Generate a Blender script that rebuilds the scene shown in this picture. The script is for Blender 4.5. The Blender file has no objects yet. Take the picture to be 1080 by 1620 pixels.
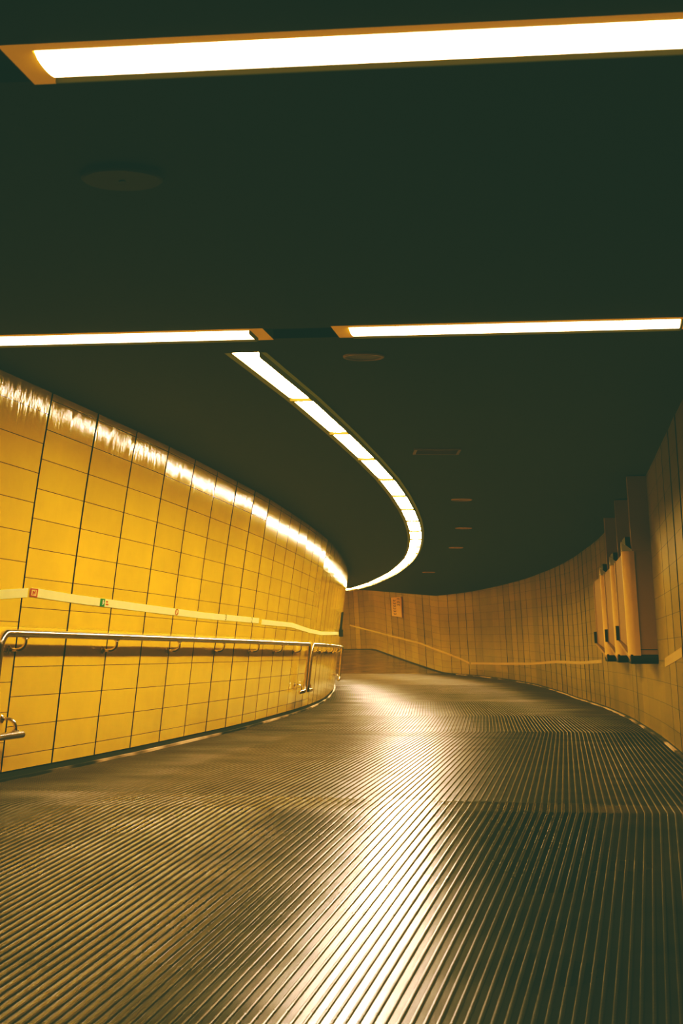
import bpy, bmesh, math, random
from mathutils import Vector
from mathutils.geometry import delaunay_2d_cdt
random.seed(7)
C = bpy.context.scene.collection

# ------------------------------------------------------------------ camera numbers
F_PX, HOR, EYE, H = 2800.0, 1034.0, 0.84, 2.58
TH = math.atan((HOR - 810.0) / F_PX)
CT, ST = math.cos(TH), math.sin(TH)

def ray(x, y):
    u, v = x - 540.0, 810.0 - y
    return u, F_PX * CT - v * ST, v * CT + F_PX * ST

def at_d(x, y, d):
    r = ray(x, y); t = d / r[1]
    return Vector((r[0] * t, d, EYE + r[2] * t))

# ------------------------------------------------------------------ small helpers
def interp(tab, t):
    if t <= tab[0][0]:
        a, b = tab[0], tab[1]
    elif t >= tab[-1][0]:
        a, b = tab[-2], tab[-1]
    else:
        for a, b in zip(tab, tab[1:]):
            if a[0] <= t <= b[0]:
                break
    k = (t - a[0]) / (b[0] - a[0])
    return a[1] + (b[1] - a[1]) * k

def smooth_tab(tab, step=0.5, passes=6):
    """resample a table finely and relax it, so the plan curves bend smoothly"""
    n = int((tab[-1][0] - tab[0][0]) / step)
    xs = [tab[0][0] + i * step for i in range(n + 1)]
    ys = [interp(tab, x) for x in xs]
    for _ in range(passes):
        ys = [ys[0]] + [(ys[i-1] + 2*ys[i] + ys[i+1]) / 4 for i in range(1, n)] + [ys[-1]]
    return list(zip(xs, ys))

class Tab:
    def __init__(s, tab, passes=6):
        s.t = smooth_tab(tab, 0.5, passes); s.x0 = s.t[0][0]; s.n = len(s.t)
    def __call__(s, x):
        i = min(max(int((x - s.x0) / 0.5), 0), s.n - 2)
        a, b = s.t[i], s.t[i+1]
        return a[1] + (b[1] - a[1]) * (x - a[0]) / (b[0] - a[0])

def mesh_obj(name, bm, mats, parent=None, smooth=False):
    me = bpy.data.meshes.new(name)
    bm.normal_update(); bm.to_mesh(me); bm.free()
    for m in (mats if isinstance(mats, (list, tuple)) else [mats]):
        me.materials.append(m)
    if smooth:
        for p in me.polygons: p.use_smooth = True
    o = bpy.data.objects.new(name, me); C.objects.link(o)
    if parent: o.parent = parent
    return o

def empty(name, loc, rz=0.0):
    o = bpy.data.objects.new(name, None); C.objects.link(o)
    o.location = loc; o.rotation_euler = (0, 0, rz); o.empty_display_size = 0.1
    return o

def tag(o, label, cat, group=None):
    o['label'] = label; o['category'] = cat
    if group: o['group'] = group
    return o

def struct(o, kind='structure'):
    o['kind'] = kind; return o

def quad(bm, a, b, c, d, mi=0, uv=None, uvs=None):
    vs = [bm.verts.new(p) for p in (a, b, c, d)]
    f = bm.faces.new(vs); f.material_index = mi
    if uv is not None:
        for l, w in zip(f.loops, uvs): l[uv].uv = w
    return f

def box_pts(bm, p8, mi=0):
    """eight corners: 0-3 bottom loop, 4-7 top loop"""
    v = [bm.verts.new(p) for p in p8]
    for idx in ((3,2,1,0),(4,5,6,7),(0,1,5,4),(1,2,6,5),(2,3,7,6),(3,0,4,7)):
        f = bm.faces.new([v[i] for i in idx]); f.material_index = mi

def box(bm, x0, x1, y0, y1, z0, z1, mi=0):
    box_pts(bm, [(x0,y0,z0),(x1,y0,z0),(x1,y1,z0),(x0,y1,z0),(x0,y0,z1),(x1,y0,z1),(x1,y1,z1),(x0,y1,z1)], mi)

def tube(bm, pts, r, n=12, cap=True):
    pts = [Vector(p) for p in pts]
    rings = []; ref = None
    for i, p in enumerate(pts):
        if i == 0: t = pts[1] - p
        elif i == len(pts) - 1: t = p - pts[i-1]
        else: t = (pts[i+1] - p).normalized() + (p - pts[i-1]).normalized()
        t.normalize()
        if ref is None:
            ref = t.cross(Vector((0, 0, 1)))
            if ref.length < 0.05: ref = t.cross(Vector((1, 0, 0)))
        ref = (ref - t * ref.dot(t)).normalized()
        b = t.cross(ref)
        rad = r[i] if isinstance(r, (list, tuple)) else r
        rings.append([bm.verts.new(p + (ref * math.cos(a) + b * math.sin(a)) * rad)
                      for a in (2 * math.pi * k / n for k in range(n))])
    for A, B in zip(rings, rings[1:]):
        for k in range(n):
            bm.faces.new((A[k], A[(k+1) % n], B[(k+1) % n], B[k]))
    if cap:
        bm.faces.new(rings[0][::-1]); bm.faces.new(rings[-1])

def disc(bm, c, r, z, n=40, mi=0):
    f = bm.faces.new([bm.verts.new((c[0] + r*math.cos(-2*math.pi*k/n), c[1] + r*math.sin(-2*math.pi*k/n), z)) for k in range(n)])
    f.material_index = mi

def lathe(bm, prof, n=40, mi=0):
    rings = [[bm.verts.new((r*math.cos(2*math.pi*k/n), r*math.sin(2*math.pi*k/n), z)) for k in range(n)] for r, z in prof]
    for A, B in zip(rings, rings[1:]):
        for k in range(n):
            f = bm.faces.new((A[k], A[(k+1) % n], B[(k+1) % n], B[k])); f.material_index = mi

def arc(c, u, v, r, a0, a1, n=7):
    """points on an arc about c in the plane of unit vectors u, v"""
    return [c + u * (r * math.cos(a0 + (a1-a0)*i/n)) + v * (r * math.sin(a0 + (a1-a0)*i/n)) for i in range(n+1)]

# ------------------------------------------------------------------ materials
def new_mat(name):
    m = bpy.data.materials.new(name); m.use_nodes = True
    nt = m.node_tree; b = nt.nodes['Principled BSDF']
    return m, nt, b

def N(nt, typ, **kw):
    n = nt.nodes.new(typ)
    for k, v in kw.items():
        if k.startswith('i_'):
            key = k[2:]
            n.inputs[int(key) if key.isdigit() else key].default_value = v
        else: setattr(n, k, v)
    return n

def math_n(nt, op, a, b=None, clamp=False):
    n = nt.nodes.new('ShaderNodeMath'); n.operation = op; n.use_clamp = clamp
    for i, v in enumerate((a, b)):
        if v is None: continue
        if isinstance(v, (int, float)): n.inputs[i].default_value = v
        else: nt.links.new(v, n.inputs[i])
    return n.outputs[0]

def mix_col(nt, fac, a, b, blend='MIX'):
    n = nt.nodes.new('ShaderNodeMix'); n.data_type = 'RGBA'; n.blend_type = blend
    for sock, v in ((n.inputs[0], fac), (n.inputs[6], a), (n.inputs[7], b)):
        if isinstance(v, (int, float)): sock.default_value = v
        elif isinstance(v, (tuple, list)): sock.default_value = (*v, 1) if len(v) == 3 else v
        else: nt.links.new(v, sock)
    return n.outputs[2]

def plain(name, col, rough=0.5, metal=0.0, noise=0.12, scale=8.0, spec=0.5):
    m, nt, b = new_mat(name)
    tc = N(nt, 'ShaderNodeTexCoord'); no = N(nt, 'ShaderNodeTexNoise', i_Scale=scale, i_Detail=4.0)
    nt.links.new(tc.outputs['Object'], no.inputs['Vector'])
    k = math_n(nt, 'ADD', math_n(nt, 'MULTIPLY', no.outputs['Fac'], 2*noise), 1 - noise)
    cc = N(nt, 'ShaderNodeCombineColor')
    for i in range(3): nt.links.new(k, cc.inputs[i])
    nt.links.new(mix_col(nt, 1.0, col, cc.outputs[0], 'MULTIPLY'), b.inputs['Base Color'])
    b.inputs['Roughness'].default_value = rough; b.inputs['Metallic'].default_value = metal
    b.inputs['Specular IOR Level'].default_value = spec
    return m

def panel_mat(name, col, rough, row=0.198, streak=0.10, lo=0.8, spec=0.3, col_var=0.0):
    """glazed yellow panels: u runs along the wall in metres (column number in the integer tens), v is height in metres"""
    m, nt, b = new_mat(name)
    uv = N(nt, 'ShaderNodeUVMap'); uv.uv_map = 'UVMap'
    sp = N(nt, 'ShaderNodeSeparateXYZ'); nt.links.new(uv.outputs[0], sp.inputs[0])
    v = math_n(nt, 'DIVIDE', sp.outputs[1], row)
    fr = math_n(nt, 'FRACT', v)
    dist = math_n(nt, 'MULTIPLY', math_n(nt, 'MINIMUM', fr, math_n(nt, 'SUBTRACT', 1.0, fr)), row)
    line = math_n(nt, 'LESS_THAN', dist, 0.0022)
    cell = N(nt, 'ShaderNodeCombineXYZ')
    nt.links.new(math_n(nt, 'FLOOR', v), cell.inputs[1])
    nt.links.new(math_n(nt, 'FLOOR', math_n(nt, 'DIVIDE', sp.outputs[0], 10.0)), cell.inputs[0])
    wn = N(nt, 'ShaderNodeTexWhiteNoise', noise_dimensions='2D'); nt.links.new(cell.outputs[0], wn.inputs[0])
    tc = N(nt, 'ShaderNodeTexCoord')
    no = N(nt, 'ShaderNodeTexNoise', i_Scale=1.3, i_Detail=5.0, i_Roughness=0.6); nt.links.new(tc.outputs['Object'], no.inputs['Vector'])
    k = math_n(nt, 'ADD', math_n(nt, 'MULTIPLY', wn.outputs['Value'], 0.10), math_n(nt, 'MULTIPLY', no.outputs['Fac'], 0.35))
    k = math_n(nt, 'ADD', k, lo)
    if col_var:
        w1 = N(nt, 'ShaderNodeTexWhiteNoise', noise_dimensions='1D'); nt.links.new(math_n(nt, 'FLOOR', math_n(nt, 'DIVIDE', sp.outputs[0], 10.0)), w1.inputs['W'])
        k = math_n(nt, 'MULTIPLY', k, math_n(nt, 'ADD', math_n(nt, 'MULTIPLY', w1.outputs['Value'], col_var), 1 - col_var / 2))
    cc = N(nt, 'ShaderNodeCombineColor')
    for i in range(3): nt.links.new(k, cc.inputs[i])
    c1 = mix_col(nt, 1.0, col, cc.outputs[0], 'MULTIPLY')
    nt.links.new(mix_col(nt, math_n(nt, 'MULTIPLY', line, 0.9), c1, (0.03, 0.022, 0.005)), b.inputs['Base Color'])
    b.inputs['Roughness'].default_value = rough
    b.inputs['Specular IOR Level'].default_value = spec
    # fine waviness of the glaze: each thin vertical strip leans a little differently
    mp = N(nt, 'ShaderNodeMapping'); mp.inputs['Scale'].default_value = (38, 0.9, 1)
    nt.links.new(uv.outputs[0], mp.inputs[0])
    n2 = N(nt, 'ShaderNodeTexNoise', i_Scale=1.0, i_Detail=4.0, i_Roughness=0.7); nt.links.new(mp.outputs[0], n2.inputs['Vector'])
    dz = math_n(nt, 'MULTIPLY', math_n(nt, 'SUBTRACT', n2.outputs['Fac'], 0.5), streak)
    cz = N(nt, 'ShaderNodeCombineXYZ'); nt.links.new(dz, cz.inputs[2])
    ge = N(nt, 'ShaderNodeNewGeometry')
    va = N(nt, 'ShaderNodeVectorMath', operation='ADD'); nt.links.new(ge.outputs['Normal'], va.inputs[0]); nt.links.new(cz.outputs[0], va.inputs[1])
    vn = N(nt, 'ShaderNodeVectorMath', operation='NORMALIZE'); nt.links.new(va.outputs[0], vn.inputs[0])
    nt.links.new(vn.outputs[0], b.inputs['Normal'])
    return m

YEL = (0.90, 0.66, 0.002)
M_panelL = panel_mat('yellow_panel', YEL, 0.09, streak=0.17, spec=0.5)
M_panelR = panel_mat('yellow_panel_shaded', (0.41, 0.335, 0.002), 0.36, streak=0.12, lo=0.66, spec=0.15, col_var=0.35)  # darker copy of the left panels, the right wall's weaker light painted in
M_joint = plain('joint_dark', (0.012, 0.016, 0.010), 0.8)
M_base = plain('plinth_dark', (0.012, 0.017, 0.013), 0.7)
M_ceil = plain('ceiling_paint', (0.108, 0.122, 0.058), 0.75, noise=0.10, scale=30, spec=0.2)
M_steel = plain('brushed_steel', (0.62, 0.55, 0.44), 0.24, 1.0, noise=0.05)
M_black = plain('black_plastic', (0.012, 0.016, 0.014), 0.5)
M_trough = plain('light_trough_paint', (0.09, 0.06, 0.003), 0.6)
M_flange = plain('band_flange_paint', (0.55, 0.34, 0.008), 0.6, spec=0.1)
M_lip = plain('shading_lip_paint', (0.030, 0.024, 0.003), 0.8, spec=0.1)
M_gap = plain('light_track_dark', (0.008, 0.011, 0.009), 0.8)
M_tapeR = plain('cream_tape_shaded', (0.62, 0.46, 0.16), 0.5, noise=0.06)  # same tape on the right wall, its dimmer light put into the colour
M_tape = plain('cream_tape', (0.88, 0.86, 0.40), 0.5, noise=0.06)
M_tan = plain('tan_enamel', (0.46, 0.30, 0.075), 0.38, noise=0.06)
M_tanlight = plain('tan_enamel_lit', (0.80, 0.56, 0.20), 0.35, noise=0.05)  # paler copy of the tan enamel, light on the corner post painted in
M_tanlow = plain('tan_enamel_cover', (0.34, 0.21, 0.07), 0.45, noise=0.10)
M_red = plain('red_print', (0.55, 0.09, 0.01), 0.6)
M_green = plain('green_print', (0.01, 0.26, 0.07), 0.6)
M_white = plain('white_print', (0.85, 0.8, 0.65), 0.6)
M_cap = plain('cap_highlight', (0.95, 0.93, 0.88), 0.25, noise=0.02)  # near-white colour stands in for the highlight on the sloping cap
M_ink = plain('dark_print', (0.05, 0.05, 0.012), 0.6)
M_notice = plain('notice_paper', (0.80, 0.55, 0.32), 0.55)
M_speaker = plain('speaker_face', (0.85, 0.62, 0.34), 0.45, 0.0)
M_speakerdim = plain('cover_plate', (0.22, 0.19, 0.07), 0.6)
M_vent = plain('vent_metal', (0.42, 0.30, 0.16), 0.5)

def emission(name, col, s):
    m = bpy.data.materials.new(name); m.use_nodes = True
    nt = m.node_tree; nt.nodes.clear()
    e = N(nt, 'ShaderNodeEmission', i_Strength=s); e.inputs[0].default_value = (*col, 1)
    o = N(nt, 'ShaderNodeOutputMaterial'); nt.links.new(e.outputs[0], o.inputs[0])
    return m
M_lamp = emission('diffuser_glow', (1.0, 0.71, 0.48), 74.0)
M_lampband = emission('band_diffuser_glow', (1.0, 0.74, 0.55), 4.2)

def spill_glow(m, col, s):      # emission stands in for diffuser light falling on rims and lips
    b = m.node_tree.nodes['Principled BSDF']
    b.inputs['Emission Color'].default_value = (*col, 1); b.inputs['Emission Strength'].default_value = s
spill_glow(M_flange, (0.42, 0.20, 0.003), 0.75)
spill_glow(M_trough, (0.10, 0.075, 0.004), 1.1)
spill_glow(M_lip, (0.06, 0.045, 0.003), 0.9)

def trim_mat():
    m, nt, b = new_mat('worn_edge_strip')
    tc = N(nt, 'ShaderNodeTexCoord')
    no = N(nt, 'ShaderNodeTexNoise', i_Scale=0.55, i_Detail=3.0); nt.links.new(tc.outputs['Object'], no.inputs['Vector'])
    r = N(nt, 'ShaderNodeValToRGB'); r.color_ramp.elements[0].position = 0.44; r.color_ramp.elements[1].position = 0.54
    r.color_ramp.elements[0].color = (0.03, 0.03, 0.02, 1); r.color_ramp.elements[1].color = (0.85, 0.66, 0.45, 1)
    nt.links.new(no.outputs['Fac'], r.inputs[0]); nt.links.new(r.outputs[0], b.inputs['Base Color'])
    b.inputs['Roughness'].default_value = 0.4
    return m
M_trim = trim_mat()

def rib_mat(name, col, rough, dots, spec=0.5):
    m, nt, b = new_mat(name)
    uv = N(nt, 'ShaderNodeUVMap'); uv.uv_map = 'UVMap'
    sp = N(nt, 'ShaderNodeSeparateXYZ'); nt.links.new(uv.outputs[0], sp.inputs[0])
    w = math_n(nt, 'SINE', math_n(nt, 'MULTIPLY', sp.outputs[1], 2*math.pi/0.042))
    w01 = math_n(nt, 'ADD', math_n(nt, 'MULTIPLY', w, 0.5), 0.5)
    tc = N(nt, 'ShaderNodeTexCoord')
    no = N(nt, 'ShaderNodeTexNoise', i_Scale=0.9, i_Detail=6.0, i_Roughness=0.6); nt.links.new(tc.outputs['Object'], no.inputs['Vector'])
    k = math_n(nt, 'ADD', math_n(nt, 'MULTIPLY', no.outputs['Fac'], 0.7), 0.65)
    k = math_n(nt, 'MULTIPLY', k, math_n(nt, 'ADD', math_n(nt, 'MULTIPLY', w01, dots), 1 - dots))
    cc = N(nt, 'ShaderNodeCombineColor')
    for i in range(3): nt.links.new(k, cc.inputs[i])
    nt.links.new(mix_col(nt, 1.0, col, cc.outputs[0], 'MULTIPLY'), b.inputs['Base Color'])
    n2 = N(nt, 'ShaderNodeTexNoise', i_Scale=1.6, i_Detail=5.0); nt.links.new(tc.outputs['Object'], n2.inputs['Vector'])
    ro = math_n(nt, 'ADD', math_n(nt, 'MULTIPLY', n2.outputs['Fac'], 0.20), rough - 0.10)
    # the walked middle is polished, the edges by the walls stay dull
    mr = N(nt, 'ShaderNodeMapRange', interpolation_type='SMOOTHSTEP'); mr.inputs['From Min'].default_value = 1.25; mr.inputs['From Max'].default_value = 2.3
    n3 = N(nt, 'ShaderNodeTexNoise', i_Scale=0.8, i_Detail=3.0); nt.links.new(tc.outputs['Object'], n3.inputs['Vector'])
    ua = math_n(nt, 'ADD', math_n(nt, 'ABSOLUTE', math_n(nt, 'ADD', sp.outputs[0], -0.05)), math_n(nt, 'MULTIPLY', math_n(nt, 'SUBTRACT', n3.outputs['Fac'], 0.5), 0.9))
    nt.links.new(ua, mr.inputs['Value'])
    e = mr.outputs['Result']
    # each sheet of covering is worn differently: the nearest is the shiniest
    far1 = math_n(nt, 'GREATER_THAN', math_n(nt, 'ADD', sp.outputs[1], math_n(nt, 'MULTIPLY', sp.outputs[0], 0.15)), 16.75)
    far2 = math_n(nt, 'GREATER_THAN', math_n(nt, 'ADD', sp.outputs[1], math_n(nt, 'MULTIPLY', sp.outputs[0], 0.45)), 24.4)
    sheet = math_n(nt, 'ADD', math_n(nt, 'MULTIPLY', far1, 0.11), math_n(nt, 'MULTIPLY', far2, 0.05))
    nt.links.new(math_n(nt, 'ADD', math_n(nt, 'ADD', ro, sheet), math_n(nt, 'MULTIPLY', e, 0.30)), b.inputs['Roughness'])
    # scuffed and polished patches
    n4 = N(nt, 'ShaderNodeTexNoise', i_Scale=2.1, i_Detail=6.0, i_Roughness=0.6); nt.links.new(tc.outputs['Object'], n4.inputs['Vector'])
    pt = N(nt, 'ShaderNodeMapRange'); pt.inputs['From Min'].default_value = 0.36; pt.inputs['From Max'].default_value = 0.62; pt.inputs['To Min'].default_value = 0.45; pt.inputs['To Max'].default_value = 1.15
    nt.links.new(n4.outputs['Fac'], pt.inputs['Value'])
    k2 = math_n(nt, 'MULTIPLY', pt.outputs['Result'], math_n(nt, 'SUBTRACT', 1.0, math_n(nt, 'MULTIPLY', e, 0.75)))
    k2 = math_n(nt, 'MULTIPLY', k2, math_n(nt, 'SUBTRACT', 1.0, math_n(nt, 'ADD', math_n(nt, 'MULTIPLY', far1, 0.25), math_n(nt, 'MULTIPLY', far2, 0.15))))
    nt.links.new(math_n(nt, 'MULTIPLY', k2, spec), b.inputs['Specular IOR Level'])
    return m
M_rib = rib_mat('floor_rib_top', (0.10, 0.075, 0.03), 0.29, 0.38, 0.45)
M_groove = rib_mat('floor_groove', (0.006, 0.008, 0.005), 0.22, 0.0, 0.55)
M_smooth = rib_mat('floor_smooth', (0.09, 0.055, 0.022), 0.2, 0.0)

# ------------------------------------------------------------------ plan of the passage (metres, y = ahead)
TOP_L = Tab([(-8, -5.6), (-4, -4.75), (0, -3.93), (4, -3.2), (8, -2.55), (10, -2.22), (11.73, -1.94), (12.76, -1.77), (13.79, -1.60), (14.81, -1.45), (15.83, -1.31),
             (16.93, -1.18), (17.95, -1.05), (18.92, -.92), (19.96, -.80), (21.15, -.69), (22.21, -.60), (23.55, -.47), (26.95, -.21), (29.94, -.06),
             (33.15, .05), (36.45, .135), (39.5, .16), (43, .10), (47, -.12), (52, -.7), (57, -1.4), (63, -2.4), (70, -3.7), (82, -6.2)], 3)
LEAN_L = 0.31
BASE_R = Tab([(-8, 0), (-4, .6), (0, 1.2), (4, 1.65), (8, 2.08), (12, 2.47), (15.3, 2.88), (17.4, 3.14), (19.9, 3.41), (23.2, 3.75), (27.3, 4.08), (32.3, 4.37), (36, 4.47), (40.9, 4.45),
              (45, 4.25), (49, 3.9), (51.5, 3.5), (53.5, 2.98), (57, 2.28), (63, 1.17), (68, .2), (82, -2.6)], 3)
LEAN_R = 0.14
STRIP = Tab([(9, -.75), (10.14, -.561), (11.89, -.28), (13.79, -.016), (15.64, .226), (17.55, .457), (19.45, .643), (21.31, .802), (22.99, .927), (24.79, 1.037), (26.71, 1.128),
             (29.7, 1.225), (33.15, 1.25), (38.14, 1.12), (43.99, .738), (48.07, .27), (53, -.4), (60, -1.5), (66, -2.5), (76, -4.3)], 3)
RIB0 = 9.75                                     # where the near ramp meets the level floor
ZF = [(-8, -.06*17.75), (RIB0, 0), (33, 0), (41, .124), (50, .21), (53, .235), (63, .98), (90, .98)]
def zfloor(d): return interp(ZF, d)
def zceil(x, d):
    d0 = 47.5 + (x - 0.1) * 2.19
    d0 = max(d0, 45.0)
    return H + 0.043 * max(0.0, d - d0)
def wallL(d, z):
    zb = zfloor(d) + .06; zt = zceil(TOP_L(d), d)
    k = (z - zb) / (zt - zb)
    return TOP_L(d) - LEAN_L * (1 - (.85*k + .15*max(k, 0)**4))
def wallR(d, z):
    zb = zfloor(d) + .03; zt = zceil(BASE_R(d), d)
    return BASE_R(d) - LEAN_R * (z - zb) / (zt - zb)

def hit(x, y, wall, d0=4.0, d1=75.0):
    """where the sight line through a photo point meets the wall"""
    def g(d):
        p = at_d(x, y, d); return p.x - wall(d, p.z)
    prev = g(d0); d = d0
    while d < d1:
        d2 = d + 0.25; cur = g(d2)
        if prev * cur <= 0:
            a, b = d, d2
            for _ in range(30):
                m = (a + b) / 2
                if g(a) * g(m) <= 0: b = m
                else: a = m
            return at_d(x, y, (a + b) / 2)
        prev, d = cur, d2
    return None

def tangent(wall, d, z):
    v = Vector((wall(d + .3, z) - wall(d - .3, z), .6, 0)); return v.normalized()

# ------------------------------------------------------------------ walls of panels
def panel_wall(name, wall, side, joints, mat, gap, zoff, tilt=0.0, shift=None, uoff=0):
    """side +1: passage lies towards +x of this wall"""
    bm = bmesh.new(); uv = bm.loops.layers.uv.new('UVMap')
    for i, (da, db) in enumerate(zip(joints, joints[1:])):
        L = db - da
        ga, gb = da + gap / 2, db - gap / 2
        dt = random.uniform(-tilt, tilt)
        def P(d, k, off):
            zb = zfloor(d) + zoff
            xt = TOP_L(d) if side > 0 else BASE_R(d)
            zt = zceil(xt, d) + .02
            z = zb + (zt - zb) * k
            return Vector((wall(d, z) + side * off, d, z)), z - zfloor(d)
        nz = 13
        sh = shift(i) if shift else 0.0
        u0 = (i + uoff) * 10 + 0.02; u1 = u0 + L
        rowsv = []
        for j in range(nz + 1):
            (a, va), (b, vb) = P(ga, j / nz, -dt), P(gb, j / nz, dt)
            rowsv.append((bm.verts.new(a), bm.verts.new(b), va + sh, vb + sh))
        for (a, b, va, vb), (d, c, vd, vc) in zip(rowsv, rowsv[1:]):
            vv, uvs = [a, b, c, d], [(u0, va), (u1, vb), (u1, vc), (u0, vd)]
            if side < 0: vv.reverse(); uvs.reverse()
            f = bm.faces.new(vv); f.smooth = True
            for l, w in zip(f.loops, uvs): l[uv].uv = w
        # returns into the joints and the dark backing behind them
        for j in range(nz):
            k0, k1 = j / nz, (j + 1) / nz
            for dd, s in ((ga, -1), (gb, 1)):
                quad(bm, P(dd, k0, s*dt)[0], P(dd, k1, s*dt)[0], P(dd, k1, -.03)[0], P(dd, k0, -.03)[0], 1)
            quad(bm, P(da, k0, -.03)[0], P(db, k0, -.03)[0], P(db, k1, -.03)[0], P(da, k1, -.03)[0], 1)
    return struct(mesh_obj(name, bm, [mat, M_joint]))

jl = [11.76 + 1.0225 * i for i in range(-18, 68)]
iz = 18
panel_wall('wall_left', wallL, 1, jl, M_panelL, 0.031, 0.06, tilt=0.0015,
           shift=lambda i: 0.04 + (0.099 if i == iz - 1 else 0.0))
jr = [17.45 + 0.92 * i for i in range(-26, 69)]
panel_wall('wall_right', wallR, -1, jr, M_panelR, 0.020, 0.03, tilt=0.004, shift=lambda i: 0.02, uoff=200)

def skirting(name, wall, side, d0, d1, z0, z1, off0, off1, mat, n=160):
    bm = bmesh.new()
    prev = None
    for i in range(n + 1):
        d = d0 + (d1 - d0) * i / n
        zf = zfloor(d)
        x = wall(d, zf + .06)
        cur = [bm.verts.new((x + side*off0, d, zf + z0)), bm.verts.new((x + side*off1, d, zf + z0)),
               bm.verts.new((x + side*off1, d, zf + z1)), bm.verts.new((x + side*off0, d, zf + z1))]
        if prev:
            for k in range(4):
                bm.faces.new((prev[k], prev[(k+1) % 4], cur[(k+1) % 4], cur[k]))
        else: bm.faces.new(cur)
        prev = cur
    bm.faces.new(prev[::-1])
    bmesh.ops.recalc_face_normals(bm, faces=bm.faces)
    return struct(mesh_obj(name, bm, mat))
skirting('baseboard_left', wallL, 1, -6, 80, -.03, .062, -.05, -.008, M_base)
skirting('baseboard_right', wallR, -1, -6, 80, -.03, .05, -.05, -.006, M_base)
skirting('trim_1', wallL, 1, -6, 52, -.03, .016, -.006, .022, M_trim)
skirting('trim_2', wallR, -1, -6, 52, -.03, .012, -.004, .022, M_trim)

# end walls that close the passage behind the camera and past the far bend
bm = bmesh.new(); quad(bm, (-9, -6, -1.6), (3, -6, -1.6), (3, -6, 2.7), (-9, -6, 2.7)); struct(mesh_obj('wall_back', bm, M_ceil))
bm = bmesh.new(); quad(bm, (-8, 79, .6), (0, 79, .6), (0, 79, 4.4), (-8, 79, 4.4)); struct(mesh_obj('wall_far', bm, M_panelR))

# ------------------------------------------------------------------ ribbed floor
KINK = [(9.75, .126), (19.3, .081), (24.2, .048), (31.4, .0125), (35.8, -.016), (41, -.05), (46, -.10)]
ref = [Vector((-.15 - .175 * (9.75 + 6), -6.0))]
ref.append(Vector((-.15, 9.75)))
for (d, hd), nxt in zip(KINK, [k[0] for k in KINK[1:]] + [53.2]):
    p = ref[-1]; ref.append(Vector((p.x + hd * (nxt - d), nxt)))
def ref_stations(step):
    """points, mitre normals and running length along the rib guide line"""
    out = []; s = 0.0
    segs = [(b - a) for a, b in zip(ref, ref[1:])]
    nr = [Vector((g.y, -g.x)).normalized() for g in segs]
    for i, (a, b) in enumerate(zip(ref, ref[1:])):
        n = max(2, int((b - a).length / step))
        n0 = nr[0] if i == 0 else (nr[i-1] + nr[i]).normalized()
        n1 = nr[-1] if i == len(segs) - 1 else (nr[i] + nr[i+1]).normalized()
        n0 = n0 / n0.dot(nr[i]); n1 = n1 / n1.dot(nr[i])
        for k in range(n + (1 if i == len(segs) - 1 else 0)):
            t = k / n
            out.append((a.lerp(b, t), n0.lerp(n1, t), s + (b - a).length * t, a.y + (b.y - a.y) * t))
        s += (b - a).length
    return out
SP = 0.0396
st = ref_stations(1.2)
bm = bmesh.new(); uv = bm.loops.layers.uv.new('UVMap')
cols = []
nrib = 76
for r in range(-nrib, nrib + 1):
    c = r * SP
    cols += [(c - .0078, -.0058, c), (c - .0042, -.0003, c), (c, 0.0, c), (c + .0042, -.0003, c), (c + .0078, -.0058, c)]
grid = []
for p, nn, s, d in st:
    z = zfloor(d)
    row_ = []
    for off, dz, _ in cols:
        q = p + nn * off
        row_.append(bm.verts.new((q.x, q.y, z + dz)))
    grid.append(row_)
for i in range(len(grid) - 1):
    A, B = grid[i], grid[i+1]; sa, sb = st[i][2], st[i+1][2]
    for k in range(len(cols) - 1):
        f = bm.faces.new((A[k], A[k+1], B[k+1], B[k]))
        f.material_index = 1 if k % 5 == 4 else 0
        for l, w in zip(f.loops, ((cols[k][0], sa), (cols[k+1][0], sa), (cols[k+1][0], sb), (cols[k][0], sb))):
            l[uv].uv = w
struct(mesh_obj('floor', bm, [M_rib, M_groove]))

# level landing and upper ramp beyond the ribs
bm = bmesh.new(); bm.loops.layers.uv.new('UVMap')
rows = []
for i in range(30):
    d = 53.15 + (80 - 53.15) * i / 29
    rows.append([bm.verts.new((x, d, zfloor(d) - .004)) for x in (TOP_L(d) - .5, (TOP_L(d) + BASE_R(d)) / 2, BASE_R(d) + .1)])
for A, B in zip(rows, rows[1:]):
    for k in range(2): bm.faces.new((A[k], A[k+1], B[k+1], B[k]))
struct(mesh_obj('floor', bm, M_smooth))

# joints between the sheets of floor covering (thin dark seams)
def seam(name, pts, w=.014):
    bm = bmesh.new(); prev = None
    for x, y in pts:
        z = zfloor(y) + .0012
        cur = (bm.verts.new((x, y - w/2, z)), bm.verts.new((x, y + w/2, z)))
        if prev: bm.faces.new((prev[0], cur[0], cur[1], prev[1]))
        prev = cur
    return struct(mesh_obj(name, bm, M_base))
def on_floor(x, y, z=0.0):
    r = ray(x, y); t = (z - EYE) / r[2]; return (r[0]*t, r[1]*t)
seam('trim_3', [on_floor(340, 1157.5), on_floor(620, 1163), on_floor(900, 1171), on_floor(1062, 1175)], .05)
seam('trim_4', [on_floor(150, 1249), on_floor(400, 1252.5), on_floor(662, 1257)], .012)

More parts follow.
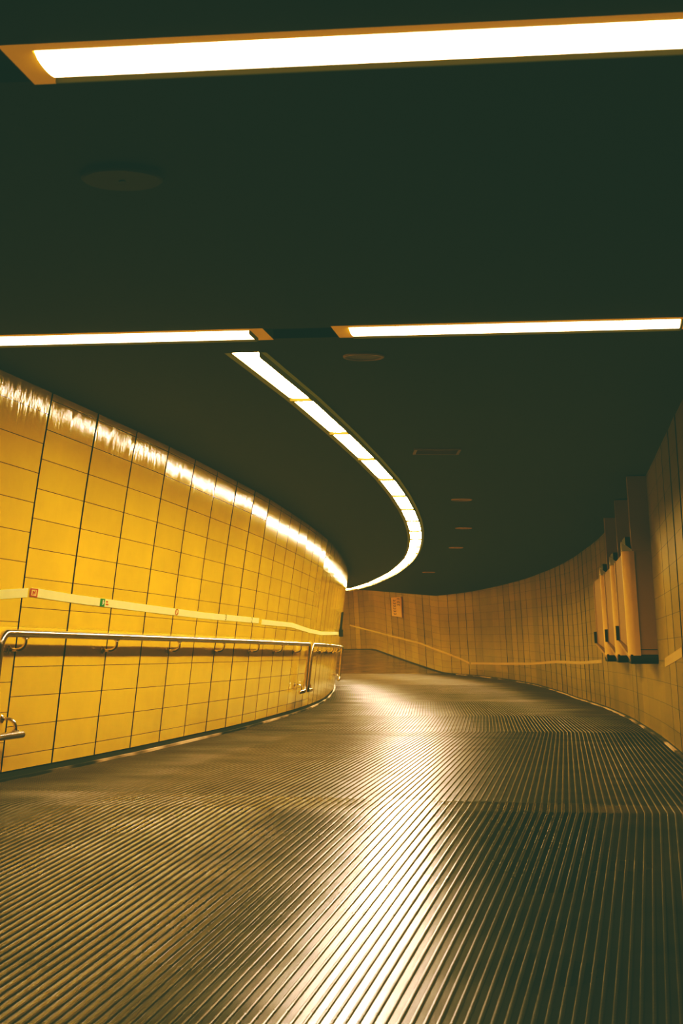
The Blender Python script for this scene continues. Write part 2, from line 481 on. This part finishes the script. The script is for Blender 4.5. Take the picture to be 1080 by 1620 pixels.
# ------------------------------------------------------------------ ceiling lights
HEAD = math.atan(.139)                                  # the cross bands stand square to the passage
light_outlines = []
def light_body(L, W, depth, flare, end, fin, bulge, bar):
    """flange + pocket bmesh, bulging diffuser bmesh and added light-cutting lips, local space, x along, ceiling at z=0"""
    tr = bmesh.new(); di = bmesh.new(); ga = bmesh.new()
    hx, hw = L/2, W/2
    lo = [(-hx, -hw-flare), (hx, -hw-flare), (hx, hw+flare), (-hx, hw+flare)]
    up = [(-hx+end, -hw), (hx-end, -hw), (hx-end, hw), (-hx+end, hw)]
    for k in range(4):
        a, b = lo[k], lo[(k+1) % 4]; c, d = up[(k+1) % 4], up[k]
        quad(tr, (*a, 0), (*b, 0), (*c, depth), (*d, depth))
        quad(tr, (*d, depth), (*c, depth), (*c, depth+.03), (*d, depth+.03))
    quad(tr, *[(x, y, depth+.03) for x, y in up])
    x0, x1 = -hx+end+.006, hx-end-.006
    n = 8; rows = []
    for i in range(n + 1):
        y = -hw + .004 + (2*hw - .008) * i / n
        z = -bulge * math.sin(math.pi * i / n) ** .5 + depth
        rows.append((y, z))
    A = [di.verts.new((x0, y, z)) for y, z in rows] + [di.verts.new((x0, hw-.004, depth+.02)), di.verts.new((x0, -hw+.004, depth+.02))]
    B = [di.verts.new((x1, y, z)) for y, z in rows] + [di.verts.new((x1, hw-.004, depth+.02)), di.verts.new((x1, -hw+.004, depth+.02))]
    m = len(A)
    for k in range(m): di.faces.new((A[k], B[k], B[(k+1) % m], A[(k+1) % m]))
    di.faces.new(A[::-1]); di.faces.new(B)
    bmesh.ops.recalc_face_normals(di, faces=di.faces)
    if fin > 0:      # far-side and end lip of a cross band, added to keep walls dark
        box(ga, -hx+end, hx-end+.006, hw-.002, hw+.008, -fin, depth+.01)
        box(ga, hx-end, hx-end+.008, -hw+.004, hw, -fin, depth+.01)
    else:            # curved line: outer lip added to darken the upper right wall, thin inner edge
        box_pts(ga, [(-hx, -hw-.006, fin), (hx, -hw-.006, fin), (hx, -hw-.001, fin), (-hx, -hw-.001, fin),
                     (-hx, -hw-.005, depth+.01), (hx, -hw-.005, depth+.01), (hx, -hw+.004, depth+.01), (-hx, -hw+.004, depth+.01)])
        box(ga, -hx+end, hx-end, hw-.001, hw+.008, -.001, depth+.01)
    if bar > 0: box(ga, hx-bar*.5, hx+bar*.5, -hw, hw, -.020, depth+.01)
    return tr, di, ga

def ceiling_light(p, ang, L, W, depth, flare, end, label, group, lamp, fin, bulge, bar):
    root = empty('ceiling_light', (p[0], p[1], zceil(p[0], p[1]) if p[1] > 44 else H), ang)
    tag(root, label, 'ceiling light', group)
    tr, di, ga = light_body(L, W, depth, flare, end, fin, bulge, bar)
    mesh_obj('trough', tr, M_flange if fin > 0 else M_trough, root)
    d = mesh_obj('diffuser', di, lamp, root); d['label'] = 'glowing white diffuser'
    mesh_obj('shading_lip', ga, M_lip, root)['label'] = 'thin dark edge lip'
    hx, hw = L/2, W/2 + flare
    ca, sa = math.cos(ang), math.sin(ang)
    light_outlines.append([(p[0] + x*ca - y*sa, p[1] + x*sa + y*ca) for x, y in ((-hx, -hw), (hx, -hw), (hx, hw), (-hx, hw))])
    return root

AB = -HEAD
bandlabel = ['long white light panel crossing the top of the ceiling, nearest of all the lights',
             'white light panel of the second cross band, reaching the left edge above the yellow wall',
             'white light panel of the second cross band, right of the dark gap']
u = Vector((math.cos(AB), math.sin(AB)))
LB = 1.98
W1 = .235
def band(start, L, lab):
    c = Vector(start) + u * (L/2)
    ceiling_light((c.x, c.y), AB, L, W1, .001, .06, .085, lab, 'lights of the cross bands', M_lampband, .018, .020, 0)
band((-.965, 5.134), 2.12, bandlabel[0])
e2 = Vector((-.40, 9.565))
band(e2 - u * 1.95, 1.95, bandlabel[1])
s3 = Vector((-.035, 9.50)); band(s3, 1.93, bandlabel[2])
# dark track pieces between the lights of a band
def track(a, b, w=.29):
    c = (Vector(a) + Vector(b)) / 2; L = (Vector(b) - Vector(a)).length
    bm = bmesh.new()
    box(bm, -L/2, L/2, -w/2, w/2, .05, .07)
    for s in (-1, 1): quad(bm, (-L/2, s*w/2, 0), (L/2, s*w/2, 0), (L/2, s*w/2, .06), (-L/2, s*w/2, .06))
    o = mesh_obj('ceiling_track', bm, M_gap); o.location = (c.x, c.y, H); o.rotation_euler = (0, 0, AB)
    ca, sa = math.cos(AB), math.sin(AB)
    light_outlines.append([(c.x + x*ca - y*sa, c.y + x*sa + y*ca) for x, y in ((-L/2, -w/2), (L/2, -w/2), (L/2, w/2), (-L/2, w/2))])
    return o
tag(track(e2 + u*.004, s3 - u*.004), 'dark open track between the two light panels of the second cross band', 'light track')
s1 = Vector((-.965, 5.134))
tag(track(s1 - u*1.3, s1 - u*.004), 'dark open track at the left end of the nearest light panel', 'light track')

# the curved line of light panels along the passage
ML = 1.868
d = 10.16; idx = 0
ordw = ['first', 'second', 'third', 'fourth', 'fifth', 'sixth', 'seventh', 'eighth', 'ninth', 'tenth', 'eleventh', 'twelfth', 'thirteenth', 'fourteenth',
        'fifteenth', 'sixteenth', 'seventeenth', 'eighteenth', 'nineteenth', 'twentieth', 'twenty-first', 'twenty-second', 'twenty-third', 'twenty-fourth', 'twenty-fifth', 'twenty-sixth', 'twenty-seventh', 'twenty-eighth', 'twenty-ninth', 'thirtieth', 'thirty-first', 'thirty-second', 'thirty-third', 'thirty-fourth', 'thirty-fifth', 'thirty-sixth']
while d < 74 and idx < 36:
    a = Vector((STRIP(d), d)); d2 = d
    while (Vector((STRIP(d2), d2)) - a).length < ML: d2 += .004
    b = Vector((STRIP(d2), d2)); c = (a + b) / 2
    g = b - a
    ceiling_light((c.x, c.y), math.atan2(g.y, g.x), ML - .002, .168, .004, .04, .020,
                  ordw[idx] + ' white panel of the curved light line, counted from its near end', 'panels of the curved light line', M_lamp, -.032, .007, .032)
    d = d2; idx += 1

# ------------------------------------------------------------------ ceiling with openings for the lights
def build_ceiling():
    vs, edges, faces = [], [], []
    outer = []
    n = 60
    for i in range(n + 1):
        dd = -6.2 + 86 * i / n; outer.append((TOP_L(dd) - .08, dd))
    for i in range(n, -1, -1):
        dd = -6.2 + 86 * i / n; outer.append((BASE_R(dd) + .1, dd))
    vs += [Vector(p) for p in outer]; faces.append(list(range(len(outer))))
    for ol in light_outlines:
        k = len(vs); vs += [Vector(p) for p in ol]; faces.append([k, k+1, k+2, k+3])
    # the line where the level ceiling starts to rise
    k = len(vs); vs += [Vector((-3, 45.0)), Vector((-1.04, 45.0)), Vector((4.2, 56.48))]; edges += [(k, k+1), (k+1, k+2)]
    r = delaunay_2d_cdt(vs, edges, faces, 1, 1e-5, True)
    bm = bmesh.new()
    bv = [bm.verts.new((p.x, p.y, zceil(p.x, p.y) if p.y > 44 else H)) for p in r[0]]
    for f, of in zip(r[2], r[5]):
        if any(o > 0 for o in of): continue
        bm.faces.new([bv[i] for i in f])
    bmesh.ops.recalc_face_normals(bm, faces=bm.faces)
    return struct(mesh_obj('ceiling', bm, M_ceil))
build_ceiling()

# ------------------------------------------------------------------ ceiling speakers, cover and vent
def speaker(x, y, r, label, mat, grp='round speakers along the ceiling'):
    root = empty('ceiling_speaker', (x, y, H)); tag(root, label, 'ceiling speaker', grp)
    bm = bmesh.new(); lathe(bm, [(r, 0), (r, -.006), (r*.97, -.012), (r*.88, -.012), (r*.85, -.004)]); mesh_obj('rim', bm, M_speaker if mat is None else mat, root, True)
    bm = bmesh.new(); disc(bm, (0, 0), r*.86, -.005, 40); mesh_obj('grille', bm, M_vent if mat is None else mat, root)
    return root
speaker(.13, 10.27, .122, 'round ceiling speaker with a bright rim just behind the second cross band of light', None)
speaker(1.359, 19.956, .12, 'first small round ceiling speaker beyond the square vent', None)
speaker(1.693, 24.5, .12, 'second small round ceiling speaker beyond the square vent', None)
speaker(1.881, 29.05, .12, 'third small round ceiling speaker beyond the square vent', None)
speaker(1.867, 37.9, .14, 'farthest small round ceiling speaker near the bend', None)
root = empty('ceiling_cover', (-.80, 6.338, H)); tag(root, 'dark round ceiling cover plate with a centre screw behind the nearest light panel', 'cover plate')
bm = bmesh.new(); lathe(bm, [(.148, 0), (.148, -.016), (.140, -.022), (.0005, -.022)], 48); mesh_obj('plate', bm, M_speakerdim, root)
bm = bmesh.new(); lathe(bm, [(.012, -.021), (.012, -.026), (.0005, -.026)], 16); mesh_obj('screw', bm, M_black, root)
root = empty('ceiling_vent', (.82, 15.14, H)); tag(root, 'flat square ceiling vent right of the curved light line', 'ceiling vent')
bm = bmesh.new()
for x0, x1, y0, y1 in ((-.20, .20, -.19, -.165), (-.20, .20, .165, .19), (-.20, -.175, -.165, .165), (.175, .20, -.165, .165)): box(bm, x0, x1, y0, y1, -.014, 0)
mesh_obj('frame', bm, M_vent, root)
bm = bmesh.new()
for k in range(9):
    y = -.15 + k * .0375
    box_pts(bm, [(-.175, y-.012, -.012), (.175, y-.012, -.012), (.175, y+.010, -.003), (-.175, y+.010, -.003), (-.175, y-.012, -.009), (.175, y-.012, -.009), (.175, y+.010, 0), (-.175, y+.010, 0)])
mesh_obj('grille', bm, M_vent, root)

# ------------------------------------------------------------------ handrails on the left wall
RZ, RR, OFF = .97, .0255, .105
def railpt(d, z): return Vector((wallL(d, z) + OFF, d, z))
def bracket(root, d, z_rail, down=True):
    """curved arm: from a plate on the wall to the rail; low brackets hang down on to the tube instead"""
    s = 1 if down else -1
    zw = z_rail - s * .105
    w = Vector((wallL(d, zw) + .002, d, zw)); r = Vector((wallL(d, z_rail) + OFF, d, z_rail - s * RR * .6))
    nx = Vector((1, 0, 0)); up = Vector((0, 0, s))
    rr = .055
    corner = Vector((r.x - rr, d, zw)) + up * rr
    pts = [w] + arc(corner, up * -1, nx, rr, 0, math.pi/2, 7) + [r]
    bm = bmesh.new(); tube(bm, pts, .0115, 10)
    b = mesh_obj('bracket', bm, M_steel, root, True)
    bm = bmesh.new(); tube(bm, [w - nx*.004, w + nx*.004, w + nx*.012], [.030, .030, .022], 16)
    mesh_obj('wall_plate', bm, M_steel, b)
    bm = bmesh.new(); tp = Vector((r.x, d, z_rail - s*RR*.9)); t = tangent(wallL, d, z_rail)
    tube(bm, [tp - t*.04 , tp + t*.04], .012, 8); mesh_obj('saddle', bm, M_steel, b)
def handrail(d0, d1, brs, label, zlow=.31):
    z0 = zfloor((d0+d1)/2)
    root = empty('handrail', railpt(d0, 0.0) ); o = Vector(root.location)
    tag(root, label, 'handrail', 'steel handrails on the yellow left wall')
    R = .11; R2 = .075
    pts = []
    def at_(d, z): return railpt(d, z)
    back = .60
    pts.append(at_(d0 + back, zlow))
    for i in range(8):
        a = math.pi/2 * i / 7; pts.append(at_(d0 + R2 - R2*math.sin(a), zlow + R2 - R2*math.cos(a)))
    for i in range(8):
        a = math.pi/2 * i / 7; pts.append(at_(d0 + R - R*math.cos(a), RZ - R + R*math.sin(a)))
    n = int((d1 - d0) / .5)
    for i in range(1, n): pts.append(at_(d0 + R + (d1 - d0 - 2*R) * i / n, RZ))
    for i in range(8):
        a = math.pi/2 * i / 7; pts.append(at_(d1 - R + R*math.sin(a), RZ - R + R*math.cos(a)))
    for i in range(8):
        a = math.pi/2 * i / 7; pts.append(at_(d1 - R2 + R2*math.cos(a), zlow + R2 - R2*math.sin(a)))
    pts.append(at_(d1 - back, zlow))
    bm = bmesh.new(); tube(bm, pts, RR, 16)
    mesh_obj('rail_tube', bm, M_steel, root, True)
    for d in brs: bracket(root, d, RZ)
    bracket(root, d0 + back - .12, zlow, False); bracket(root, d1 - back + .12, zlow, False)
    for ch in root.children: ch.matrix_parent_inverse.identity(); ch.location = ch.location - o
    return root
handrail(11.17, 25.2, [11.62 + 2.06*k for k in range(7)], 'long near steel handrail with looped ends on the yellow left wall')
handrail(25.62, 36.6, [26.5 + 2.06*k for k in range(5)], 'short far steel handrail on the left wall beyond the long one')

# ------------------------------------------------------------------ guidance tape
def tape(wall, side, px, label, w=.062, off=.005, mat=None):
    pts = [p for p in (hit(x, y, wall) for x, y in px) if p]
    bm = bmesh.new(); prev = None
    dense = []
    for a, b in zip(pts, pts[1:]):
        n = max(1, int(abs(b.y - a.y) / .5))
        for k in range(n): dense.append(a.lerp(b, k/n))
    dense.append(pts[-1])
    for p in dense:
        cur = [bm.verts.new((wall(p.y, p.z + s*w/2) + side*off, p.y, p.z + s*w/2)) for s in (-1, 1)]
        cur += [bm.verts.new((wall(p.y, p.z + s*w/2) - side*.002, p.y, p.z + s*w/2)) for s in (1, -1)]
        if prev:
            for k in range(4): bm.faces.new((prev[k], cur[k], cur[(k+1) % 4], prev[(k+1) % 4]))
        else: bm.faces.new(cur)
        prev = cur
    bm.faces.new(prev[::-1]); bmesh.ops.recalc_face_normals(bm, faces=bm.faces)
    o = mesh_obj('guidance_tape', bm, mat or M_tape); tag(o, label, 'tape', 'pale guidance tape on the walls')
    return o
tape(wallL, 1, [(-14, 942), (0, 940.4), (43, 937.8)], 'pale tape piece on the left wall, short length at the left edge sloping up')
t2 = tape(wallL, 1, [(48, 936.5), (120, 947.8), (189, 956.7), (238, 963.3), (283, 969), (321, 973.8), (359, 977.3), (409, 982)],
          'long pale tape piece with small pictograms and digits above the near handrail')
tape(wallL, 1, [(413.5, 984), (461, 988.7), (474.4, 993.2), (490.7, 998.3), (507, 1001.9), (524, 1002), (536, 1002)],
     'pale tape piece on the left wall bending down above the far handrail')
tape(wallR, -1, [(1079, 1031.5), (1066, 1040), (1052, 1048.5)], 'pale slanting tape piece on the right wall, on the near side of the cabinets', .08, mat=M_tapeR)
tape(wallR, -1, [(952, 1046), (918, 1049), (879, 1047), (840, 1050), (790, 1050), (745, 1049.5)], 'pale level tape line low on the right wall beyond the cabinets', .055, mat=M_tapeR)
tape(wallR, -1, [(742, 1049), (701.5, 1032), (665, 1018), (590, 998.7), (553, 989)], 'pale tape line rising along the far wall under the notice', .05, mat=M_tapeR)

# pictograms printed on the tape (parts of the long tape piece)
def decal_frame(px, py, off=.0065):
    p = hit(px, py, wallL); t = tangent(wallL, p.y, p.z)
    upv = Vector((wallL(p.y, p.z + .1) - wallL(p.y, p.z - .1), 0, .2)).normalized()
    nrm = t.cross(upv); nrm = nrm if nrm.x > 0 else -nrm
    return p + nrm * off, t, upv, nrm
def decal(name, px, py, polys, mat, scale=1.0, off=.0065, parent=None):
    o, t, upv, n = decal_frame(px, py, off)
    bm = bmesh.new()
    for poly in polys:
        bm.faces.new([bm.verts.new(o + t*(a*scale) + upv*(b*scale)) for a, b in poly])
    return mesh_obj(name, bm, mat, parent)
def rect(x0, x1, y0, y1): return [(x0, y0), (x1, y0), (x1, y1), (x0, y1)]
def ring(r0, r1, n=20, sx=1.0):
    out = []
    for k in range(n):
        a, b = 2*math.pi*k/n, 2*math.pi*(k+1)/n
        out.append([(sx*r0*math.cos(a), r0*math.sin(a)), (sx*r1*math.cos(a), r1*math.sin(a)), (sx*r1*math.cos(b), r1*math.sin(b)), (sx*r0*math.cos(b), r0*math.sin(b))])
    return out
# orange-red hydrant style square
decal('pictogram', 52.5, 937.5, [rect(-.075, .075, .020, .028), rect(-.075, .075, -.028, -.020), rect(-.075, -.05, -.02, .02), rect(.05, .075, -.02, .02),
                               rect(-.03, -.005, -.016, .012), rect(.01, .03, -.012, .016), rect(-.005, .01, -.004, .004)], M_red, parent=t2)['label'] = 'orange red square pictogram'
# green running exit sign
decal('pictogram', 161.5, 953.2, [rect(-.075, .05, -.03, .03)], M_green, parent=t2)['label'] = 'green emergency exit pictogram'
decal('pictogram', 161.5, 953.2, [[(-.02, -.018), (.0, -.018), (.03, .0), (.012, .012)], rect(-.012, .012, .006, .020), [(-.02, -.004), (-.005, -.004), (.0, .012), (-.014, .012)]], M_white, off=.008, parent=t2)['label'] = 'white running figure'
decal('pictogram', 168, 954.0, [rect(-.03, .04, -.016, -.006), rect(-.03, .02, .004, .016)], M_red, parent=t2)['label'] = 'small orange print beside the exit sign'
# red round prohibition sign
decal('pictogram', 278.6, 968.3, ring(.020, .029, 20, 2.4) + [[(-.045, .014), (-.035, .018), (.045, -.014), (.035, -.018)]], M_red, parent=t2)['label'] = 'round red prohibition pictogram'
# digits
def digit(ch, px, py):
    o, t, upv, n = decal_frame(px, py, .007)
    cu = bpy.data.curves.new('digit', 'FONT'); cu.body = ch; cu.size = .085; cu.align_x = 'CENTER'; cu.align_y = 'CENTER'
    tmp = bpy.data.objects.new('digit', cu)
    C.objects.link(tmp)
    dg = bpy.context.evaluated_depsgraph_get()
    me = bpy.data.meshes.new_from_object(tmp.evaluated_get(dg))
    bpy.data.objects.remove(tmp)
    for v in me.vertices:
        x, y = v.co.x * 2.2, v.co.y
        v.co = o + t * x + upv * y
    me.materials.clear(); me.materials.append(M_ink)
    ob = bpy.data.objects.new('digit', me); C.objects.link(ob); ob.parent = t2
    ob['label'] = 'dark printed digit ' + ch
digit('3', 356.2, 977.0); digit('2', 397.5, 981.2)

# ------------------------------------------------------------------ small call point by the bend on the left wall
def local_frame(wall, d, z):
    t = tangent(wall, d, z); return t
pd = 35.6
root = empty('call_point', (wallL(pd, 1.25) + .03, pd, 1.25)); tag(root, 'small black box with a cable duct at the bend of the left wall', 'call point')
bm = bmesh.new(); box(bm, -.01, .075, -.12, .12, -.07, .07); bmesh.ops.bevel(bm, geom=bm.edges[:], offset=.008, segments=2, affect='EDGES'); mesh_obj('housing', bm, M_black, root)
bm = bmesh.new(); box_pts(bm, [(.0, -.03, .07), (.05, -.03, .07), (.05, .03, .07), (.0, .03, .07), (.04, -.03, .42), (.085, -.03, .42), (.085, .03, .42), (.04, .03, .42)]); mesh_obj('cable_duct', bm, M_black, root)

# ------------------------------------------------------------------ notice on the far wall
corn = [hit(620.6, 945.5, wallR, 50), hit(636.0, 944.5, wallR, 50), hit(638.0, 977.0, wallR, 50), hit(622.3, 974.3, wallR, 50)]
nc = sum(corn, Vector()) / 4
nt_ = (corn[1] - corn[0]).normalized(); nn_ = Vector((-1, 0, 0)) - nt_ * Vector((-1, 0, 0)).dot(nt_); nn_.normalize()
corn = [p + Vector((-.05, -.01, 0)) for p in corn]
root = empty('notice', corn[3]); tag(root, 'pale rectangular notice with dark marks high on the far wall', 'notice')
org = Vector(root.location)
bm = bmesh.new()
box_pts(bm, [p - org + Vector((.035, .01, 0)) for p in corn][::-1][:4] + [p - org for p in corn][::-1][:4])
bmesh.ops.recalc_face_normals(bm, faces=bm.faces)
mesh_obj('board', bm, M_notice, root)
def onb(a, b):   # a 0..1 from the left, b 0..1 from the top
    return corn[0].lerp(corn[1], a).lerp(corn[3].lerp(corn[2], a), b) - org + Vector((-.006, -.001, 0))
bm = bmesh.new()
for b0 in (.12, .27, .40, .54, .68, .82):
    for a0, a1, c0, c1 in ((.22, .27, 0, .07), (.42, .46, 0, .07), (.24, .44, .05, .08)):
        bm.faces.new([bm.verts.new(onb(a, b)) for a, b in ((a0, b0+c0), (a1, b0+c0), (a1, b0+c1), (a0, b0+c1))])
for b0 in (.06, .22, .36):
    for a0, a1, c0, c1 in ((.62, .66, 0, .07), (.80, .86, 0, .07), (.64, .84, .0, .025)):
        bm.faces.new([bm.verts.new(onb(a, b)) for a, b in ((a0, b0+c0), (a1, b0+c0), (a1, b0+c1), (a0, b0+c1))])
mesh_obj('lettering', bm, M_ink, root)

# ------------------------------------------------------------------ wall cabinets on the right wall
def cabinet(d0, label):
    """local frame: +y along the wall away from the camera, -x into the passage, origin on the wall at floor level"""
    L = 2.2
    zb, zt = .80, 1.835
    x0, x1 = wallR(d0, 1.2), wallR(d0 + L, 1.2)
    ang = math.atan2(-(x1 - x0), L)
    root = empty('wall_cabinet', (wallR(d0, .85) + .0, d0, 0), ang)
    tag(root, label, 'wall cabinet', 'tan cabinets on the right wall')
    P = .285          # depth off the wall
    lean = LEAN_R / 2.5
    def X(x, z): return x - lean * (z - .85)
    # body: a side that climbs towards the far end at its underside
    bm = bmesh.new()
    def slab(xa, xb, prof, mi=0):
        A = [bm.verts.new((X(xa, z), y, z)) for y, z in prof]; B = [bm.verts.new((X(xb, z), y, z)) for y, z in prof]
        n = len(prof)
        bm.faces.new(A[::-1]); bm.faces.new(B)
        for k in range(n): bm.faces.new((A[k], A[(k+1) % n], B[(k+1) % n], B[k]))
    slab(-.02 + .02, -P + .07, [(0.0, zb + .02), (L, .985), (L, zt), (0.0, zt)])
    bmesh.ops.recalc_face_normals(bm, faces=bm.faces)
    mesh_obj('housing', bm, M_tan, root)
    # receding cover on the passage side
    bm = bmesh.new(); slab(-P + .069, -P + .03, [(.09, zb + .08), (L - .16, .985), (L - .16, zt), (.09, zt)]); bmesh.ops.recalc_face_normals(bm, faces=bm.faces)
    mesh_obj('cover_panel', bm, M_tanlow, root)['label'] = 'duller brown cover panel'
    bm = bmesh.new(); slab(-P + .069, -P + .022, [(L - .16, .985), (L, 1.0), (L, zt), (L - .16, zt)]); bmesh.ops.recalc_face_normals(bm, faces=bm.faces)
    mesh_obj('end_strip', bm, M_tan, root)
    # rounded near corner post, cut to a slope at its head
    bm = bmesh.new()
    prof = []
    for k in range(9):
        a = math.pi/2 * k / 8
        prof.append((-P + .085 - .085*math.sin(a), .0 + .085 - .085*math.cos(a)))
    prof = [(-P + .12, 0.0)] + prof + [(-P + .0, .15), (-P + .12, .15)]
    lo = [bm.verts.new((X(x, zb + .02), y - .012, zb + .02)) for x, y in prof]
    hi = [bm.verts.new((X(x, zt), y - .012, zt)) for x, y in prof]
    n = len(prof)
    for k in range(n): bm.faces.new((lo[k], lo[(k+1) % n], hi[(k+1) % n], hi[k]))
    bm.faces.new(lo[::-1]); bm.faces.new(hi)
    bmesh.ops.recalc_face_normals(bm, faces=bm.faces)
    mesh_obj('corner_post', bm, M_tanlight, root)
    bm = bmesh.new()
    a = [(-P, .0), (-P + .12, .0), (-P + .12, .15), (-P, .15)]
    lo = [bm.verts.new((X(x, zt), y, zt + .002)) for x, y in a]
    hi = [bm.verts.new((X(-P, zt), .12, zt + .10)), bm.verts.new((X(-P, zt), .15, zt + .10))]
    bm.faces.new((lo[0], lo[1], hi[0])); bm.faces.new((lo[2], lo[3], hi[1])); bm.faces.new((lo[1], lo[2], hi[1], hi[0])); bm.faces.new((lo[3], lo[0], hi[0], hi[1])); bm.faces.new(lo[::-1])
    bmesh.ops.recalc_face_normals(bm, faces=bm.faces)
    mesh_obj('sloping_cap', bm, M_cap, root)['label'] = 'sloping cap on the corner post, highlight painted white'
    # black block painted for the shade of the recess on top, and the upper pier up to the ceiling
    bm = bmesh.new(); slab(-.0, -P + .05, [(.16, zt + .002), (.75, zt + .002), (.75, zt + .15), (.16, zt + .15)]); bmesh.ops.recalc_face_normals(bm, faces=bm.faces)
    mesh_obj('top_recess', bm, M_black, root)['label'] = 'black block standing for the shaded recess on top'
    bm = bmesh.new(); slab(.05, -P + .10, [(-.006, zt + .001), (.14, zt + .001), (.14, H - .01), (-.006, H - .01)]); bmesh.ops.recalc_face_normals(bm, faces=bm.faces)
    mesh_obj('pier', bm, M_tan, root)
    # rounded near underside, its shadow painted in as dark colour
    bm = bmesh.new()
    pr = [(0.0, zb + .03), (-.006, zb), (0.0, zb - .03), (.02, zb - .05), (.06, zb - .06), (.45, zb - .055), (.55, zb + .05), (.55, zb + .08)]
    slab(.0, -P + .02, pr); bmesh.ops.recalc_face_normals(bm, faces=bm.faces)
    mesh_obj('shaded_underside', bm, M_base, root)['label'] = 'rounded underside with its shadow painted dark'
    # pale lip along the climbing underside
    bm = bmesh.new(); slab(-P + .075, -P + .01, [(.02, zb - .035), (.09, zb - .015), (L, .955), (L, .985), (.09, zb + .02), (.02, zb + .02)]); bmesh.ops.recalc_face_normals(bm, faces=bm.faces)
    mesh_obj('lip', bm, M_tan, root)
    # black latch at the far lower corner
    bm = bmesh.new(); slab(-P + .03, -P - .012, [(L - .10, .985), (L - .02, .985), (L - .02, 1.14), (L - .10, 1.14)]); bmesh.ops.recalc_face_normals(bm, faces=bm.faces)
    mesh_obj('latch', bm, M_black, root)['label'] = 'small black latch'
    # seam line across the near face
    bm = bmesh.new(); slab(-.004, -P + .09, [(-.003, zb + .075), (.01, zb + .075), (.01, zb + .081), (-.003, zb + .081)]); bmesh.ops.recalc_face_normals(bm, faces=bm.faces)
    mesh_obj('seam', bm, M_base, root)
cabinet(17.2, 'nearest of the three tall tan wall cabinets, with its broad end face showing')
cabinet(19.9, 'middle of the three tall tan wall cabinets on the right wall')
cabinet(22.5, 'farthest of the three tall tan wall cabinets on the right wall')

# ------------------------------------------------------------------ camera, world, colour
cam = bpy.data.cameras.new('camera'); co = bpy.data.objects.new('camera', cam); C.objects.link(co)
cam.sensor_fit = 'VERTICAL'; cam.sensor_height = 36.0; cam.lens = F_PX / 1620.0 * 36.0
cam.clip_start = .05; cam.clip_end = 300
co.location = (0, 0, EYE); co.rotation_euler = (math.pi/2 + TH, 0, 0)
cam.dof.use_dof = True; cam.dof.focus_distance = 15.0; cam.dof.aperture_fstop = 9.0
bpy.context.scene.camera = co

w = bpy.data.worlds.new('world'); bpy.context.scene.world = w; w.use_nodes = True
w.node_tree.nodes['Background'].inputs[0].default_value = (.4, .5, .3, 1)
w.node_tree.nodes['Background'].inputs[1].default_value = 0.02

sc = bpy.context.scene
sc.cycles.use_denoising = True
sc.cycles.max_bounces = 6
sc.cycles.diffuse_bounces = 2
sc.cycles.sample_clamp_indirect = 12.0
vs = sc.view_settings
vs.view_transform = 'Standard'; vs.look = 'None'; vs.exposure = 0.0; vs.gamma = 1.0
vs.use_curve_mapping = True
cm = vs.curve_mapping
for ci, lift, toe, mid in ((0, .009, .066, .415), (1, .024, .080, .405), (2, .015, .042, .375)):
    cv = cm.curves[ci]
    cv.points[0].location = (0, lift); cv.points[-1].location = (1, 1.04)
    cv.points.new(.10, toe); cv.points.new(.40, mid)
cm.extend = 'EXTRAPOLATED'
cm.update()
